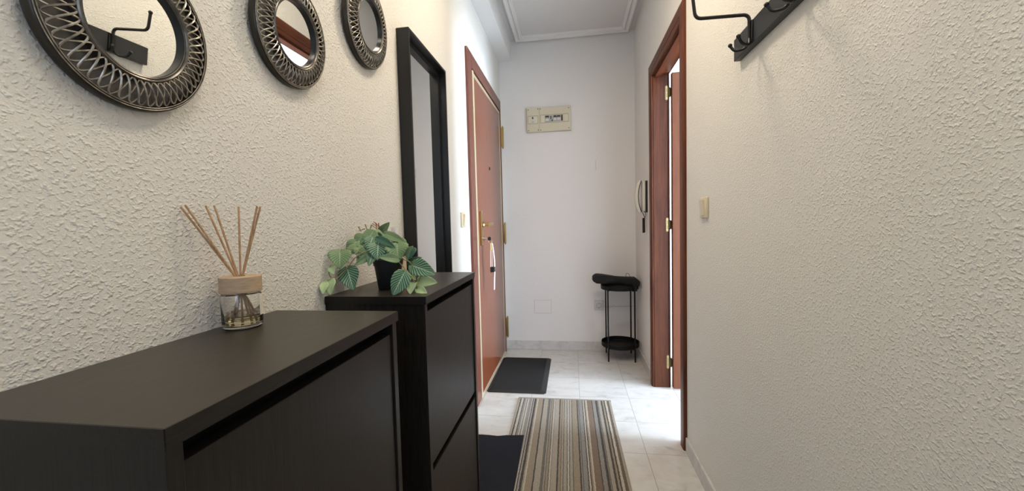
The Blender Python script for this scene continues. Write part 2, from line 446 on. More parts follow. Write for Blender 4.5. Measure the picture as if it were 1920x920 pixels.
cab = bpy.data.materials.new('x'); bpy.data.materials.remove(cab)
cable_m = mat('painted_cable', (.66,.66,.66), .5)
bm = new(); tube(bm, [(.256,YB-.003,.389),(.30,YB-.003,.386),(.34,YB-.003,.390),(.345,YB-.003,.397),(.35,YB-.003,.390),(.42,YB-.003,.387),(.49,YB-.003,.391),(.531,YB-.003,.392)], .003, 8)
tag(obj('cable', bm, cable_m, None, True), 'thin white painted cable running from the socket to the corner', 'cable')
bm = new(); box(bm, (-.344,YB-.0015,.325), (-.199,YB,.440), .0006)
cp = obj('cover_plate', bm, mat('painted_plate', (.80,.79,.775), .55), None)
bm = new()
for a, b in (((-.346,YB-.0008,.323),(.1*0-.197,YB+.0002,.325)),((-.346,YB-.0008,.440),(-.197,YB+.0002,.442)),((-.346,YB-.0008,.325),(-.344,YB+.0002,.440)),((-.199,YB-.0008,.325),(-.197,YB+.0002,.440))): box(bm, a, b)
obj('joint', bm, mat('grey_joint', (.42,.41,.40), .8), cp)
tag(cp, 'white painted blank cover plate low on the far wall', 'cover plate')
bm = new(); tube(bm, [(.207,YB-.0005,1.647),(.206,YB-.0005,1.60),(.208,YB-.0005,1.566)], .0014, 6)
tag(obj('wall_mark', bm, mat('grey_scuff', (.45,.44,.43), .6), None), 'tiny grey upright mark on the far wall above the socket', 'mark')

cream = mat('cream_plastic', (.64,.60,.46), .42); cream2 = mat('cream_plastic_door', (.68,.64,.50), .38)
fx = thing('fuse_box', 'cream fuse box with two covers high on the far wall', 'fuse box', (-.186, YB, 2.012))
FB = -.024
bm = new(); box(bm, (-.190,FB+.004,-.104), (.190,0,.104), .003); obj('housing', bm, cream, fx)
bm = new(); box(bm, (-.188,FB,-.101), (-.082,FB+.006,.101), .002); c1 = obj('left_cover', bm, cream, fx)
bm = new(); box(bm, (-.079,FB,-.101), (.188,FB+.006,.101), .002); c2 = obj('right_cover', bm, cream, fx)
def framed(par, x0, z0, x1, z1):
    bm = new(); d = .0025
    box(bm, (x0,FB-.002,z0),(x0+d,FB+.001,z1)); box(bm, (x1-d,FB-.002,z0),(x1,FB+.001,z1)); box(bm, (x0,FB-.002,z0),(x1,FB+.001,z0+d)); box(bm, (x0,FB-.002,z1-d),(x1,FB+.001,z1))
    return obj('window_rim', bm, mat('rim_shadow_line', (.30,.27,.20), .5), par)
framed(c1, -.179, -.034, -.090, .034); framed(c2, -.070, -.031, .170, .037)
bm = new(); box(bm, (-.176,FB-.0012,-.031), (-.093,FB+.001,.031)); obj('flap', bm, cream2, c1)
bm = new(); box(bm, (-.067,FB-.0012,-.028), (-.028,FB+.001,.034)); obj('flap', bm, cream2, c2)
bm = new(); box(bm, (.140,FB-.0012,-.028), (.167,FB+.001,.034)); obj('flap', bm, cream2, c2)
grey_b = mat('breaker_grey', (.42,.43,.44), .4); lab_w = mat('breaker_label', (.66,.66,.64), .5)
def breaker(x0, x1, z0, z1, toggle=True):
    bm = new(); box(bm, (x0,FB-.006,z0), (x1,FB+.001,z1), .001); b = obj('breaker', bm, grey_b, fx)
    if toggle:
        bm = new(); box(bm, (x0+.003,FB-.0115,z1-.017), (x1-.003,FB-.006,z1-.005), .001)
        box(bm, (x0+.002,FB-.0085,z1-.020), (x0+.007,FB-.006,z1-.014)); box(bm, (x1-.007,FB-.0085,z1-.020), (x1-.002,FB-.006,z1-.014))
        obj('toggle', bm, blackp, b)
    bm = new(); box(bm, (x0+.004,FB-.0068,z0+.008), (x1-.004,FB-.006,z0+.024)); obj('breaker_label', bm, lab_w, b)
    return b
breaker(-.030, .006, -.024, .030)
bm = new(); box(bm, (.007,FB-.004,-.022), (.040,FB+.001,.028), .001); rc = obj('breaker', bm, grey_b, fx)
bm = new(); box(bm, (.017,FB-.009,-.002), (.024,FB-.003,.024)); box(bm, (.026,FB-.008,-.019), (.036,FB-.003,-.009)); obj('toggle', bm, blackp, rc)
breaker(.041, .070, -.020, .030); breaker(.071, .104, -.020, .030)
bm = new(); box(bm, (.107,FB-.001,-.020), (.121,FB+.001,.030)); obj('empty_slot', bm, blackp, fx)
bm = new(); box(bm, (-.147,FB-.005,-.024), (-.124,FB+.001,.026), .001); b = obj('main_switch', bm, lab_w, fx)
bm = new(); box(bm, (-.141,FB-.011,.008), (-.130,FB-.004,.022)); obj('toggle', bm, blackp, b)
bm = new(); box(bm, (-.144,FB-.006,-.020), (-.127,FB-.004,-.015)); obj('breaker_label', bm, grey_b, b)
for sx_, sz_ in ((-.174,.088),(-.174,-.088),(-.090,.090),(-.070,.090),(-.090,-.088),(-.068,-.090),(.172,.084),(.172,-.084)):
    bm = new(); lathe(bm, [(.0001,FB-.002),(.0035,FB-.002),(.0042,FB),(.0042,FB+.002)], 'y', (sx_,0,sz_), 14); obj('screw', bm, mat('dull_screw', (.10,.08,.05), .5, .6) if 'dull_screw' not in bpy.data.materials else bpy.data.materials['dull_screw'], fx, True)

offwhite = mat('intercom_plastic', (.66,.64,.57), .4)
ic = thing('intercom_phone', 'off white intercom handset on the right wall near the far corner', 'intercom phone', (XR, 3.03, 1.295))
bm = new(); box(bm, (-.012,-.045,-.115), (0,.045,.110), .003); obj('base_plate', bm, blackp, ic)
bm = new(); box(bm, (-.034,-.040,-.108), (-.012,.040,.108), .008, 3); obj('body', bm, offwhite, ic, True)
# curved handset, a bar bowed away from the wall
def hset(x_in, x_out, w, name, m):
    bm = new(); R = []; n = 18
    for k in range(n+1):
        u = k/n*2-1; z = u*.114
        bow = .024*(1-u*u)
        xi = -(x_in+bow*.9); xo = -(x_out+bow)
        if abs(u) > .80: xo -= 0
        R.append([bm.verts.new(p) for p in ((xi,-w,z),(xo,-w*.8,z),(xo,w*.8,z),(xi,w,z))])
    for A, B in zip(R, R[1:]):
        for k in range(4): bm.faces.new((A[k],A[(k+1)%4],B[(k+1)%4],B[k]))
    bm.faces.new(R[0][::-1]); bm.faces.new(R[-1])
    return obj(name, bm, m, ic, True)
hset(.036, .041, .024, 'gap_shade', blackp)  # black bar stands for the shade in the gap behind the handset
hset(.042, .058, .026, 'handset', offwhite)
bm = new(); pts = []
for k in range(0, 130):
    a = k*.9; u = k/129
    pts.append((-.022+.008*cos(a), -.006+.008*sin(a), -.155-u*.105))
tube(bm, [(-.030,0,-.112),(-.020,0,-.135)]+pts, .0028, 6); obj('coiled_cord', bm, blackp, ic, True)
bm = new(); tube(bm, [(-.012,-.006,-.110),(-.008,-.004,-.140),(-.014,-.004,-.155)], .0016, 6); obj('cord_loop', bm, blackp, ic, True)

# ------------------------------------------------------------------ round mirrors
pewter = mat('antique_pewter', (.30,.27,.235), .34, .9)
g = N(pewter); v = g.coord(); a = g.noise(v, 55, 3, .6); g.col(g.ramp(a, [(.3,(.11,.10,.088)),(.7,(.22,.20,.175))]))
strand_m = mat('antique_silver_strand', (.62,.57,.50), .33, .85)
g = N(strand_m); v = g.coord(); a = g.noise(v, 80, 2, .5); g.col(g.ramp(a, [(.35,(.26,.24,.205)),(.62,(.50,.47,.41))]))
dark_pewter = mat('dark_pewter', (.17,.168,.165), .36, .8)
ring_black = mat('ring_inner_wall', (.012,.013,.016), .3)
rim_dark = mat('blackened_rim', (.050,.046,.040), .34, .8)
def round_mirror():
    t = thing('round_mirror', '', 'mirror', (0,0,0), 'round silver woven mirrors')
    bm = new()
    lathe(bm, [(.118,0),(.1215,.001),(.1225,.006),(.1225,.013),(.1205,.0165),(.1190,.0172),(.1180,.0162),(.1172,.0172),(.1160,.0176),(.1148,.0165),(.1142,.0135),(.1142,0)], 'x', n=128, closed=True)
    obj('outer_rim', bm, rim_dark, t, True)
    for rr, xx in ((.1190,.0170),(.1160,.0174)):
        bm = new(); lathe(bm, [(rr+.0008*cos(a*pi/4), xx+.0008*sin(a*pi/4)) for a in range(8)], 'x', n=128, closed=True); obj('rim_bead', bm, strand_m, t, True)
    bm = new()
    lathe(bm, [(.0001,.002),(.1145,.002),(.1145,.0070),(.100,.0100),(.078,.0115),(.070,.0095),(.0001,.0095)], 'x', n=96); obj('backing', bm, dark_pewter, t, True)
    bm = new(); NP, K = 17, 3
    for ph in range(K):
        pts = []
        n = NP*16
        for k in range(n):
            th = 2*pi*k/n; s_ = sin(NP*th + 2*pi*ph/K)
            r = .0960 + .0175*s_
            u = (r-.0785)/(.1135-.0785)
            x = .0155 + .0085*(1-u) + .0045*sin(pi*min(max(u,0),1)) + .0010*cos(NP*th + 2*pi*ph/K)
            pts.append((x, r*cos(th), r*sin(th)))
        tube(bm, pts, .00145, 6, closed=True)
    obj('woven_lattice', bm, strand_m, t, True)
    bm = new()
    lathe(bm, [(.0790,.008),(.0795,.020),(.0785,.0255),(.0765,.0275),(.0745,.0262),(.0735,.0240),(.0722,.0250),(.0712,.0244),(.0712,.0090)], 'x', n=128, closed=True)
    obj('inner_ring', bm, pewter, t, True)
    bm = new(); lathe(bm, [(.0711,.0242),(.0700,.0236),(.0698,.0140),(.0711,.0140)], 'x', n=128, closed=True); obj('inner_wall', bm, ring_black, t, True)
    bm = new(); r = lathe(bm, [(.0701,.0150),(.0701,.0163)], 'x', n=96); disc_cap(bm, r[1]); disc_cap(bm, r[0], True)
    obj('mirror_glass', bm, M['mirror'], t)
    return t
rm = round_mirror()
for i, ((y, z, sc_), lab) in enumerate(zip(((.4845,1.4043,.915),(.8163,1.543,.913),(1.151,1.7175,.975)),
        ('round silver woven mirror nearest the camera, hung above the near cabinet',
         'middle of the three round silver woven mirrors on the left wall',
         'round silver woven mirror beside the tall black mirror'))):
    o = rm if i == 0 else copy_tree(rm)
    o.location = (XL+.0093*sc_, y, z); o.scale = (sc_, sc_, sc_); o.rotation_euler = (0, radians(4.4), 0); o['label'] = lab

# ------------------------------------------------------------------ tall mirror
tm = thing('tall_mirror', 'tall narrow mirror in a deep black frame on the left wall', 'mirror', (XL, 1.604, 1.08))
y0, y1, z0, z1, D = -.205, .222, -.748, .748, .048
fw = .010
bm = new()
box(bm, (.001,y0,z0), (D,y0+fw,z1), .001); box(bm, (.001,y1-fw,z0), (D,y1,z1), .001)
box(bm, (.001,y0+fw,z1-fw), (D,y1-fw,z1), .001); box(bm, (.001,y0+fw,z0), (D,y1-fw,z0+fw), .001)
obj('frame', bm, M['black_frame'], tm)
bm = new(); q = .030
box(bm, (.010,y0+fw,z0+fw), (.018,y0+q,z1-fw)); box(bm, (.010,y1-q,z0+fw), (.018,y1-fw,z1-fw))
box(bm, (.010,y0+q,z1-q), (.018,y1-q,z1-fw)); box(bm, (.010,y0+q,z0+fw), (.018,y1-q,z0+q))
obj('inner_frame', bm, M['black_frame'], tm)
bm = new(); box(bm, (.004,y0+q-.004,z0+q-.004), (.010,y1-q+.004,z1-q+.004)); obj('mirror_glass', bm, M['mirror'], tm)

# ------------------------------------------------------------------ shoe cabinets
def cabinet(label, y0, y1, h, xf=-.344):
    t = thing('shoe_cabinet', label, 'cabinet', (XL, (y0+y1)/2, 0), 'black shoe cabinets')
    w = (y1-y0)/2; d = xf-XL; off = None
    xb = .002
    bm = new(); box(bm, (xb,-w,h-.019), (d,w,h), .0008); obj('top', bm, M['foil_y_lit'], t)
    bm = new(); box(bm, (d,-w,h-.019), (d+.0007,w,h-.0003)); obj('edge_band', bm, M['foil_edge'], t)  # thin strip added to keep the slab edges dark beside the lightened top
    for s in (-1, 1):
        bm = new(); box(bm, (xb,min(s*w,s*(w+.0007)),h-.019), (d,max(s*w,s*(w+.0007)),h-.0003)); obj('edge_band', bm, M['foil_edge'], t)
        bm = new(); a = s*(w-.002); b = s*(w-.018)
        box(bm, (xb, min(a,b), 0), (d-.003, max(a,b), h-.019), .0006); obj('side_panel', bm, M['foil_z'], t)
    bm = new(); box(bm, (xb,-w+.018,.05), (xb+.006,w-.018,h-.019)); box(bm, (xb+.006,-w+.018,.05), (d-.03,w-.018,.066)); box(bm, (xb+.006,-w+.018,.50),(d-.05,w-.018,.512))
    obj('back_panel', bm, M['slot'], t)
    bm = new(); box(bm, (d-.060,-w+.018,h-.075), (d-.045,w-.018,h-.019)); obj('rail', bm, M['slot'], t)
    bm = new(); box(bm, (d-.045,-w+.018,.47),(d-.03,w-.018,.56)); obj('rail', bm, M['slot'], t)
    bm = new(); box(bm, (d-.024,-w+.0195,.527), (d-.007,w-.0195,h-.041), .0012); obj('flap_door', bm, M['foil_z'], t)
    bm = new(); box(bm, (d-.024,-w+.0195,.075), (d-.007,w-.0195,.506), .0012); obj('flap_door', bm, M['foil_z'], t)
    bm = new(); box(bm, (d-.030,-w+.018,0), (d-.016,w-.018,.070), .0008); obj('plinth', bm, M['foil_y_lit'], t)
    return t
cabinet('black shoe cabinet nearest the camera with a glass reed diffuser on top', .284, .744, .955)
cabinet('black shoe cabinet next to the tall mirror with a potted plant on top', .908, 1.3955, .9535, -.348)

# ------------------------------------------------------------------ reed diffuser
glass = mat('clear_glass', (1,1,1), .01, trans=1, ior=1.45)
liquid = mat('pale_oil', (.90,.84,.60), .01, trans=1, ior=1.36)
beige = mat('sanded_wood_collar', (.50,.37,.25), .7); gg = N(beige); v = gg.coord((1,1,6)); a = gg.noise(v, 60, 3); gg.col(gg.ramp(a, [(.3,(.44,.32,.21)),(.7,(.56,.42,.29))]))
reed_m = mat('rattan_reed', (.50,.31,.17), .75); gg = N(reed_m); v = gg.coord((1,1,.2)); a = gg.noise(v, 300, 2); gg.col(gg.ramp(a, [(.3,(.38,.22,.11)),(.7,(.60,.40,.23))]))
rd = thing('reed_diffuser', 'glass reed diffuser with beige collar and seven sticks on the near cabinet', 'reed diffuser', (-.566, .612, .9552))
bm = new()
lathe(bm, [(.0001,.0005),(.027,.0005),(.030,.003),(.0305,.008),(.0305,.055),(.029,.060),(.024,.063),(.024,.070),(.022,.070),(.022,.062),(.0275,.058),(.0285,.055),(.0285,.008),(.026,.005),(.0001,.005)], 'z', n=48)
obj('bottle', bm, glass, rd, True)
bm = new(); lathe(bm, [(.0001,.0052),(.0255,.0052),(.0283,.0085),(.0283,.0225),(.0001,.0225)], 'z', n=48); obj('oil', bm, liquid, rd, True)
bm = new(); lathe(bm, [(.0225,.061),(.0305,.061),(.0315,.062),(.0315,.087),(.0305,.088),(.008,.088),(.008,.084),(.0225,.084)], 'z', n=48, closed=True); obj('collar', bm, beige, rd, True)
# sticks: (top offset x, y) from the bottle axis and foot offset
tips = [(-.040,-.062,.205),(-.034,-.060,.208),(-.028,-.030,.208),(-.026,-.016,.209),(-.004,.010,.207),(.030,.012,.207),(.036,.012,.206)]
for i, (dx, dy, dz) in enumerate(tips):
    foot = (-dx*.45+.002*(i%3-1), -dy*.28, .0065)
    top = Vector((dx, dy, dz))
    # pass through the neck opening
    neck = Vector((dx*.06, dy*.06, .082))
    bm = new(); tube(bm, [foot, neck*.5+Vector(foot)*.5, neck, top], .0016, 8); obj('reed', bm, reed_m, rd, True)
bm = new()   # label on the side of the bottle
n = 8; A = []; B = []
for k in range(n+1):
    a = radians(8+50*k/n)
    A.append(bm.verts.new((.0309*cos(a), .0309*sin(a), .020))); B.append(bm.verts.new((.0309*cos(a), .0309*sin(a), .056)))
for k in range(n): bm.faces.new((A[k],A[k+1],B[k+1],B[k]))
lb = obj('bottle_label', bm, mat('paper_label', (.78,.74,.66), .6), rd)
so = lb.modifiers.new('thick', 'SOLIDIFY'); so.thickness = .0003

# ------------------------------------------------------------------ bottle with sticks behind the plant
sb = thing('scent_bottle', 'small beige bottle with white cap and thin sticks behind the potted plant', 'bottle', (-.562, 1.235, .9537))
beige2 = mat('beige_bottle', (.66,.50,.36), .45)
bm = new(); box(bm, (-.022,-.019,0), (.022,.019,.110), .004, 3); obj('body', bm, beige2, sb, True)
bm = new(); lathe(bm, [(.0001,.110),(.012,.110),(.012,.125),(.010,.150),(.010,.166),(.0001,.166)], 'z', (-.008,0,0), 24); obj('cap', bm, mat('white_cap', (.82,.82,.84), .4), sb, True)
for dx, dy, dz in ((-.040,-.075,.185),(-.046,-.070,.180),(-.030,-.085,.182)):
    bm = new(); tube(bm, [(-.006,-.012,.112),(dx*.5,dy*.5,.150),(dx,dy,dz)], .0013, 6); obj('stick', bm, reed_m, sb, True)

# ------------------------------------------------------------------ potted plant
pl = thing('potted_plant', 'trailing green plant with veined leaves in a small black pot', 'plant', (-.497, 1.030, .9537))
PO = Vector((-.497, 1.030, .9537))
bm = new(); lathe(bm, [(.0001,0),(.026,0),(.028,.002),(.0365,.064),(.0385,.064),(.0405,.080),(.0390,.081),(.0365,.079),(.034,.066),(.0001,.066)], 'z', n=48)
obj('pot', bm, mat('black_plant_pot', (.010,.012,.016), .5), pl, True)
soil = mat('soil', (.02,.014,.009), .9)
bm = new(); lathe(bm, [(.0001,.075),(.020,.074),(.0355,.070)], 'z', n=32); obj('soil', bm, soil, pl, True)
def leaf_mat(name, base, vein, k=1.0):
    m = mat(name, base, .5, spec=.4); g = N(m)
    uv = g.n('ShaderNodeUVMap').outputs['UV']; sp = g.n('ShaderNodeSeparateXYZ'); g.l(uv, sp.inputs[0])
    ax = g.math('ABSOLUTE', g.math('SUBTRACT', sp.outputs[0], .5))
    # side veins curve from the midrib towards the tip
    t = g.math('SUBTRACT', sp.outputs[1], g.math('MULTIPLY', g.math('POWER', ax, .8), .75))
    wv = g.math('SINE', g.math('MULTIPLY', t, 52))
    side = g.math('MULTIPLY', g.math('GREATER_THAN', wv, .62), .75)
    mid = g.math('LESS_THAN', ax, .025)
    f = g.math('MULTIPLY', g.math('MAXIMUM', side, mid), k)
    nz = g.noise(g.coord(), 40, 2)
    base_c = g.mix(g.math('MULTIPLY', nz, .8), base, tuple(min(1, c*1.5) for c in base))
    g.col(g.mix(f, base_c, vein))
    g.b.inputs['Subsurface Weight'].default_value = 0
    return m
LM = [leaf_mat('leaf_dark_veined', (.045,.130,.075), (.44,.60,.44)), leaf_mat('leaf_green_veined', (.115,.200,.090), (.36,.48,.31), .8),
      leaf_mat('leaf_pale', (.34,.46,.25), (.50,.61,.40), .5), leaf_mat('leaf_deep', (.020,.075,.055), (.10,.22,.15), .5)]
LEAVES = [
(-.583,.942,1.061,-.571,.918,1.032,.043,1),(-.576,.962,1.013,-.553,.938,.974,.041,0),(-.594,.912,.995,-.583,.888,.965,.028,2),
(-.600,.900,.990,-.594,.878,.967,.019,2),(-.600,.925,1.027,-.583,.908,1.012,.018,2),(-.583,1.012,1.089,-.571,.988,1.072,.022,2),
(-.549,.992,1.071,-.531,.968,1.046,.041,1),(-.560,.982,1.068,-.574,.958,1.057,.024,1),(-.540,1.032,1.107,-.551,1.008,1.078,.030,1),
(-.547,1.052,1.109,-.510,1.028,1.100,.016,2),(-.537,1.072,1.101,-.504,1.048,1.129,.022,1),(-.525,1.002,1.093,-.525,.978,1.067,.029,0),
(-.494,.972,1.076,-.486,.948,1.050,.043,0),(-.498,.982,1.091,-.448,.958,1.074,.017,3),(-.491,1.012,1.101,-.434,.988,1.084,.020,1),
(-.511,1.042,1.100,-.474,1.018,1.106,.012,2),(-.443,.972,1.075,-.433,.948,1.048,.046,1),(-.435,.952,1.040,-.466,.928,1.049,.019,1),
(-.423,1.012,1.063,-.422,.988,1.042,.026,3),(-.435,.992,1.050,-.403,.968,1.068,.012,2),(-.517,.962,1.046,-.539,.938,1.030,.014,1),
(-.506,.962,1.054,-.502,.938,1.032,.021,0),(-.439,1.032,1.016,-.402,1.008,1.037,.022,0),(-.406,.982,1.019,-.349,.958,1.006,.037,0),
(-.405,1.012,.974,-.355,.988,.978,.028,2),(-.416,.942,1.003,-.431,.918,.960,.036,0),(-.405,.962,.979,-.399,.938,.958,.020,2),
(-.394,.972,.962,-.362,.948,.957,.018,2),(-.480,1.042,1.077,-.434,1.018,1.068,.015,2),(-.437,1.032,.994,-.415,1.008,.983,.014,2),
(-.504,1.012,1.056,-.498,.988,1.037,.037,3),(-.502,1.032,1.060,-.470,1.008,1.051,.027,3),(-.570,1.032,1.077,-.545,1.008,1.063,.024,3),
(-.540,1.042,1.093,-.509,1.018,1.096,.023,3),(-.541,1.022,1.059,-.536,.998,1.045,.020,3),(-.487,1.032,1.077,-.485,1.008,1.065,.022,0),
(-.572,1.000,1.083,-.584,.978,1.062,.026,1),(-.562,1.020,1.098,-.574,1.000,1.078,.026,1),(-.532,.985,1.060,-.548,.962,1.040,.024,1),(-.470,.980,1.066,-.462,.955,1.046,.026,0),(-.455,1.000,1.085,-.425,.985,1.070,.024,1)]
def leaf(B, T, w, m, i):
    B = Vector(B)-PO; T = Vector(T)-PO
    ax = T-B; L = ax.length; ax.normalize()
    view = Vector((.40, -.86, .32)).normalized()          # leaves turn their faces to the hall
    rnd = random.Random(i*13+5)
    view = (view + Vector((rnd.uniform(-.25,.25), 0, rnd.uniform(-.15,.2)))).normalized()
    side = ax.cross(view).normalized(); nrm = side.cross(ax).normalized()
    bm = new(); uvl = bm.loops.layers.uv.new('UVMap')
    nu, nv = 8, 12; grid = []
    for j in range(nv+1):
        v = j/nv
        hw = w/2*((sin(pi*min(1,v**.62))**.75) if 0 < v < 1 else 0)
        if j == 0: hw = w*.04
        if j == nv: hw = w*.01
        back = .10*L if v < .25 else 0
        row = []
        for k in range(nu+1):
            u = k/nu*2-1
            y_ = v*L - (.12*L*abs(u)*max(0, 1-v*3.2))
            h = -.18*w*v*v*1.5 + .10*w*(1-abs(u)**1.5)*-1*.0 + .16*w*abs(u)**1.3*sin(pi*v) - .05*L*sin(pi*v)*0
            h += .03*w*sin(v*9+i)*abs(u)
            row.append((bm.verts.new(B + ax*y_ + side*(u*hw) + nrm*h), (k/nu, v)))
        grid.append(row)
    for j in range(nv):
        for k in range(nu):
            q = (grid[j][k], grid[j][k+1], grid[j+1][k+1], grid[j+1][k])
            f = bm.faces.new([a[0] for a in q])
            for lp, a in zip(f.loops, q): lp[uvl].uv = a[1]
    o = obj('leaf', bm, LM[m], pl, True)
    s = o.modifiers.new('thick', 'SOLIDIFY'); s.thickness = .0006
    return o
for i, q in enumerate(LEAVES):
    b_, t_ = Vector(q[0:3]), Vector(q[3:6]); d_ = (t_-b_)*.10
    if min(b_.x, t_.x) < -.59 or i in (26,27): d_ *= 0
    leaf(b_-d_, t_+d_, q[6]*(1.08 if min(b_.x, t_.x) < -.59 else 1.28), q[7], i)
stem_m = mat('plant_stem', (.30,.27,.13), .6)
def stem(pts, r=.0011):
    P = [Vector(p)-PO for p in pts]
    out = []
    for i in range(len(P)-1):
        p0 = P[max(i-1,0)]; p1 = P[i]; p2 = P[i+1]; p3 = P[min(i+2,len(P)-1)]
        for k in range(6):
            t = k/6
            out.append(.5*((2*p1)+(p2-p0)*t+(2*p0-5*p1+4*p2-p3)*t*t+(3*p1-p0-3*p2+p3)*t**3))
    out.append(P[-1])
    bm = new(); tube(bm, out, r, 6); obj('stem', bm, stem_m, pl, True)
root = (-.497,1.03,1.025)
stem([root,(-.47,.99,1.058),(-.446,.975,1.036),(-.412,.960,1.007),(-.397,.960,.985),(-.394,.972,.962)], .0014)
stem([(-.446,.975,1.036),(-.430,.965,1.050),(-.406,.982,1.019)])
stem([(-.412,.960,1.007),(-.43,.95,1.000),(-.416,.942,1.003)])
stem([(-.455,.985,1.045),(-.42,.99,1.03),(-.39,1.0,1.02),(-.405,1.012,.974)])
stem([root,(-.52,.99,1.060),(-.551,.965,1.047),(-.572,.955,1.019),(-.588,.925,.994),(-.598,.915,1.008),(-.600,.925,1.027)], .0014)
stem([(-.588,.925,.994),(-.592,.918,.998),(-.594,.912,.995),(-.598,.905,.995)])
stem([(-.540,.975,1.055),(-.570,.960,1.070),(-.583,.942,1.061)])
stem([root,(-.51,1.03,1.07),(-.54,1.04,1.10),(-.556,1.035,1.117)])
stem([root,(-.50,1.03,1.07),(-.52,1.05,1.105),(-.552,1.05,1.128)])
stem([root,(-.49,1.00,1.06),(-.494,.975,1.078)]); stem([root,(-.47,1.0,1.06),(-.443,.975,1.077)])
for a_, b_ in (((-.566,1.02,1.110),(-.572,1.018,1.124)),((-.556,1.035,1.112),(-.560,1.032,1.130)),((-.552,1.04,1.112),(-.546,1.04,1.128)),((-.574,1.02,1.112),(-.560,1.03,1.118))):
    bm = new(); tube(bm, [Vector(a_)-PO, Vector(b_)-PO], [.0010,.0018], 6); obj('stem_tip', bm, stem_m, pl, True)
bark = mat('brown_twig', (.22,.09,.04), .6)
for x_ in (-.548, -.540):
    bm = new(); tube(bm, [Vector((-.50,1.03,1.02))-PO, Vector((x_+.004,1.065,1.10))-PO, Vector((x_,1.07,1.133))-PO], .0014, 6); obj('twig', bm, bark, pl, True)

# ------------------------------------------------------------------ coat rack
cr = thing('coat_rack', 'black wall rack with large wire hooks high on the right wall', 'coat rack', (XR+.0008, .96, 1.646))
bm = new(); box(bm, (-.020,-.42,-.033), (0,.432,.033), .0015); 
rackm = mat('black_stained_board', (.020,.020,.019), .36); obj('board', bm, rackm, cr)
for hy in (.305, .080, -.145, -.370):
    bm = new()
    x0 = -.026
    tube(bm, arc([(x0,0,-.026),(x0,0,.050),(x0-.145,0,.052),(x0-.152,0,.112)], 8, .018), .0048, 12)
    bmesh.ops.create_uvsphere(bm, u_segments=14, v_segments=10, radius=.0068, matrix=Matrix.Translation((x0-.152,0,.114)))
    for s in (-1, 1):
        tube(bm, arc([(x0,s*.002,-.018),(x0-.004,s*.012,-.040),(x0-.030,s*.026,-.039),(x0-.040,s*.030,-.021)], 8, .012), .0040, 12)
        bmesh.ops.create_uvsphere(bm, u_segments=14, v_segments=10, radius=.0060, matrix=Matrix.Translation((x0-.040,s*.030,-.020)))
    box(bm, (-.024,-.011,-.026), (-.0195,.011,.032), .002)
    bmesh.ops.translate(bm, verts=bm.verts, vec=(0,hy,0))
    obj('hook', bm, M['hook_black'], cr, True)

# ------------------------------------------------------------------ mats and runner
rub = mat('black_rubber_mat', (.018,.019,.019), .55); g = N(rub); v = g.coord(); a = g.noise(v, 420, 2); g.bump(a, .5, .001)
dm = thing('door_mat', 'black rubber door mat with sloped border by the front door', 'mat', (-.391, 2.941, 0))
bm = new()
x, y = .200, .353
def frust(bm, x0, y0, x1, y1, z0, z1, ins):
    A = [bm.verts.new(p) for p in ((x0,y0,z0),(x1,y0,z0),(x1,y1,z0),(x0,y1,z0))]
    B = [bm.verts.new(p) for p in ((x0+ins,y0+ins,z1),(x1-ins,y0+ins,z1),(x1-ins,y1-ins,z1),(x0+ins,y1-ins,z1))]
    bm.faces.new(A[::-1]); bm.faces.new(B)
    for k in range(4): bm.faces.new((A[k],A[(k+1)%4],B[(k+1)%4],B[k]))
frust(bm, -x, -y, x, y, 0.001, .012, .026)
ve = [e for e in bm.edges if abs(e.verts[0].co.z-e.verts[1].co.z) > .005]
bmesh.ops.bevel(bm, geom=ve, offset=.008, segments=3, affect='EDGES')
obj('rubber_base', bm, rub, dm)
pad = mat('black_mat_pile', (.011,.0115,.012), .9); g = N(pad); v = g.coord(); a = g.noise(v, 900, 2); g.bump(a, .8, .002)
bm = new(); box(bm, (-x+.022,-y+.028,.010), (x-.034,y-.028,.0128), .002); obj('pile', bm, pad, dm)

def stripes():
    m = mat('striped_runner_pile', (.5,.45,.4), .95, spec=.1); g = N(m)
    v = g.coord(); sp = g.n('ShaderNodeSeparateXYZ'); g.l(v, sp.inputs[0])
    wob = g.noise(g.coord((1,1,1)), 70, 2)
    u = g.math('ADD', g.math('DIVIDE', sp.outputs[0], .575), .5)
    u = g.math('ADD', u, g.math('MULTIPLY', g.math('SUBTRACT', wob, .5), .010))
    B=(.40,.355,.295); D=(.018,.018,.022); T=(.33,.27,.195); W=(.115,.082,.058); G=(.27,.265,.255); L=(.58,.53,.46); Gd=(.12,.115,.11); BR=(.20,.135,.095)
    st1 = [(0,B),(.02,D),(.032,L),(.055,D),(.066,G),(.085,L),(.095,Gd),(.105,L),(.12,G),(.15,L),(.157,D),(.165,G),(.172,L),(.178,D),(.198,T),(.208,L),(.222,T),(.272,D),(.284,B),(.33,Gd),(.352,B),(.362,Gd),(.368,T),(.386,Gd),(.392,L),(.405,Gd),(.410,B),(.452,D),(.464,T),(.480,BR)]
    st2 = [(.488,B),(.50,Gd),(.507,B),(.528,Gd),(.536,L),(.548,Gd),(.556,B),(.578,Gd),(.585,T),(.632,D),(.642,G),(.652,Gd),(.657,G),(.688,D),(.699,L),(.710,D),(.717,T),(.727,L),(.740,BR),(.790,D),(.800,G),(.832,D),(.848,G),(.855,Gd),(.86,B),(.888,D),(.905,T),(.918,D),(.930,L),(.950,W),(.975,B)]
    c1 = g.ramp(u, st1, 'CONSTANT'); c2 = g.ramp(u, st2, 'CONSTANT')
    c = g.mix(g.math('GREATER_THAN', u, .488), c1, c2)
    nz = g.noise(v, 260, 3, .7)
    c = g.mix(.28, c, (.26,.25,.225))
    c = g.mix(1.0, c, g.ramp(nz, [(.3,(.72,.72,.72)),(.7,(1.15,1.12,1.08))]), 'MULTIPLY')
    g.col(c); g.bump(nz, .9, .003)
    return m
rx, ry = -.062, 1.75
